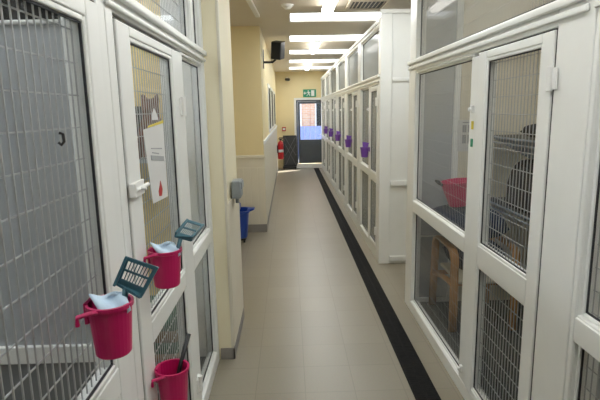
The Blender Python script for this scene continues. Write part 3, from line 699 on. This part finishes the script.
# pink bucket on the cushion
c = (1.275, 3.60, .99)
t = thing('trug_bucket', 'pink flexible bucket with a black handle resting on the navy cushion', 'bucket', c)
Rb = Matrix.Translation(c) @ Matrix.Rotation(math.radians(-7), 4, 'Y')
m = MB(); m.lathe([(.066, -.02), (.070, -.016), (.117, .155), (.123, .157), (.123, .17), (.114, .17), (.062, -.01)], (0, 0, 0), 30); m.bm.transform(Rb); m.build('tub', M['pink'], t)
m = MB(); m.tube([(-.117, -.03, .155), (-.142, -.035, .185), (-.142, .035, .185), (-.117, .03, .155)], .011); m.bm.transform(Rb); m.build('grip', M['black'], t, smooth=True)
# shelves on the back wall
for i, (z, lb) in enumerate(((1.475, 'upper steel edged shelf above the black carrier'), (.955, 'lower steel edged shelf holding the black carrier'))):
    t = thing('wall_shelf', lb + ' in the near right pen', 'shelf', (1.8, 3.4, z), 'shelves in the near right pen')
    B((1.62, 2.75, z-.012), (1.998, 3.985, z)).build('board', M['black'], t, bevel=.003)
    m = MB(); m.tube([(1.61, 2.75, z-.005), (1.61, 3.985, z-.005)], .008); m.tube([(1.61, 2.75, z-.045), (1.61, 3.985, z-.045)], .007)
    m.build('front_rail', M['steel'], t)
    for yy in (2.8, 3.93): m = MB(); m.hexa([(1.998, yy-.008, z-.2), (1.998, yy+.008, z-.2), (1.998, yy+.008, z-.012), (1.998, yy-.008, z-.012)], [(1.97, yy-.008, z-.2), (1.97, yy+.008, z-.2), (1.64, yy+.008, z-.012), (1.64, yy-.008, z-.012)]); m.build('bracket', M['steel'], t)
t = thing('pet_carrier', 'black domed pet carrier on the lower shelf of the near right pen', 'pet carrier', (1.80, 3.33, .956))
m = MB(); y0, y1 = 3.06, 3.62; K = 12
pr = [(y0, 0), (y0, .12)]+[((y0+y1)/2-math.cos(math.pi*k/K)*(y1-y0)/2, .12+math.sin(math.pi*k/K)*.26) for k in range(1, K)]+[(y1, .12), (y1, 0)]
m.hexa([(1.64, a, .957+b) for a, b in pr], [(1.95, a, .957+b) for a, b in pr]); m.build('shell', M['blackcloth'], t, bevel=.02)
m = MB(); pr2 = [((a-3.34)*.7+3.34, .04+b*.75) for a, b in pr]; m.hexa([(1.634, a, .957+b) for a, b in pr2], [(1.642, a, .957+b) for a, b in pr2]); m.build('side_window', M['black'], t)
m = MB(); m.tube([(1.80, 3.24, 1.33), (1.80, 3.28, 1.39), (1.80, 3.40, 1.39), (1.80, 3.44, 1.33)], .011); m.build('handle', M['black'], t)
pillow('pet_bed', (1.80, 3.22, 1.53), .17, .24, .06, M['blackcloth'], 'black soft pet bed on the upper shelf of the near right pen', 'pet bed')
# notice on the partition wall behind the pane
t = thing('notice', 'white notice with small dark pictures on the cream wall behind the wooden chair', 'notice', (1.45, 3.99, 1.5))
B((1.385, 3.986, 1.345), (1.51, 3.9899, 1.60)).build('sheet', M['paper'], t)
m = B((1.42, 3.9845, 1.50), (1.455, 3.9862, 1.56), (1.465, 3.9845, 1.50), (1.50, 3.9862, 1.56), (1.42, 3.9845, 1.41), (1.455, 3.9862, 1.48), (1.465, 3.9845, 1.41), (1.50, 3.9862, 1.48), (1.42, 3.9845, 1.575), (1.49, 3.9862, 1.585)); m.build('pictures', M['ink'], t)
# small coloured tabs on the post by the door
for (z, mm, lb) in ((1.605, 'yellowp', 'small yellow tab on the white post beside the near right door'), (1.51, 'green', 'small green tab on the white post beside the near right door')):
    m = B((XR-.006, 2.635, z-.022), (XR, 2.66, z+.022)); tag(m.build('label_tab', M[mm], bevel=.002), lb, 'tab', 'tabs on the white post')

# ------------------------------------------------------------------ outside the far door
struct(B((-8, 14.75, -.2), (12, 40, -.02)).build('ground_outside', M['pave']))
t = thing('building', 'brick building seen through the glass of the far door', 'building', (1, 21, -.02))
B((-4, 21, -.02), (-.05+.60, 21.3, 6), (.95, 21, -.02), (6, 21.3, 6), (.55, 21, 2.9), (.95, 21.3, 6), (.55, 21.05, -.02), (.95, 21.3, 2.9)).build('wall', M['brick'], t)
B((-.6, 20.96, .2), (.55, 21, 3.2)).build('rendered_panel', M['render'], t)
m = B((1.18, 20.96, 1.05), (1.52, 21.0, 2.35)); w = m.build('window', M['darkwin'], t)
B((1.13, 20.94, 1.0), (1.18, 21, 2.4), (1.52, 20.94, 1.0), (1.57, 21, 2.4), (1.18, 20.94, 2.35), (1.52, 21, 2.4)).build('frame', M['render'], w)
t = thing('blue_fence', 'blue panelled fence outside the glass of the far door', 'fence', (.8, 18.5, -.02))
m = MB(); xx = -.6
while xx < 2.4: m.box((xx, 18.5, .0), (xx+.19, 18.53, 1.12)); xx += .2
m.build('boards', M['bluewall'], t)
B((-.6, 18.53, -.02), (-.54, 18.6, 1.1), (.9, 18.53, -.02), (.96, 18.6, 1.1), (2.3, 18.53, -.02), (2.36, 18.6, 1.1), (-.6, 18.53, .3), (2.4, 18.57, .38), (-.6, 18.53, .85), (2.4, 18.57, .93)).build('posts_and_rails', M['render'], t)

# ------------------------------------------------------------------ light
w = bpy.data.worlds.new('sky'); sc.world = w; w.use_nodes = True
nt = w.node_tree; bg = nt.nodes['Background']
st = nt.nodes.new('ShaderNodeTexSky'); st.sky_type = 'NISHITA'; st.sun_disc = False; st.sun_elevation = math.radians(48); st.sun_rotation = math.radians(40)
nt.links.new(st.outputs[0], bg.inputs['Color']); bg.inputs['Strength'].default_value = .6
sd = Vector((-.50, -.45, -.80)).normalized()
sun = bpy.data.lights.new('sun', 'SUN'); sun.energy = 12; sun.angle = math.radians(.6); sun.color = (1, .96, .9)
so = bpy.data.objects.new('sun', sun); COL.objects.link(so); so.location = (4, 20, 8); so.rotation_euler = sd.to_track_quat('-Z', 'Y').to_euler()

# ------------------------------------------------------------------ camera
cam = bpy.data.cameras.new('camera'); cam.sensor_width = 36; cam.lens = 485.7/600*36; cam.clip_start = .02; cam.clip_end = 200
co = bpy.data.objects.new('camera', cam); COL.objects.link(co)
yaw, pit, rol = 0.0198789, 0.1817193, -0.0192382
fwd = Vector((math.sin(yaw)*math.cos(pit), math.cos(yaw)*math.cos(pit), -math.sin(pit)))
rt = Vector((math.cos(yaw), -math.sin(yaw), 0)); up = rt.cross(fwd)
r2 = rt*math.cos(rol)+up*math.sin(rol); u2 = -rt*math.sin(rol)+up*math.cos(rol)
Mx = Matrix((r2, u2, -fwd)).transposed().to_4x4(); Mx.translation = (0, 0, 1.7)
co.matrix_world = Mx
sc.camera = co
sc.view_settings.view_transform = 'Standard'; sc.view_settings.look = 'None'; sc.view_settings.gamma = 1; sc.view_settings.use_curve_mapping = False
sc.view_settings.exposure = 0.72
sc.cycles.transparent_max_bounces = 32; sc.cycles.max_bounces = 10; sc.cycles.diffuse_bounces = 6
sc.cycles.use_denoising = True
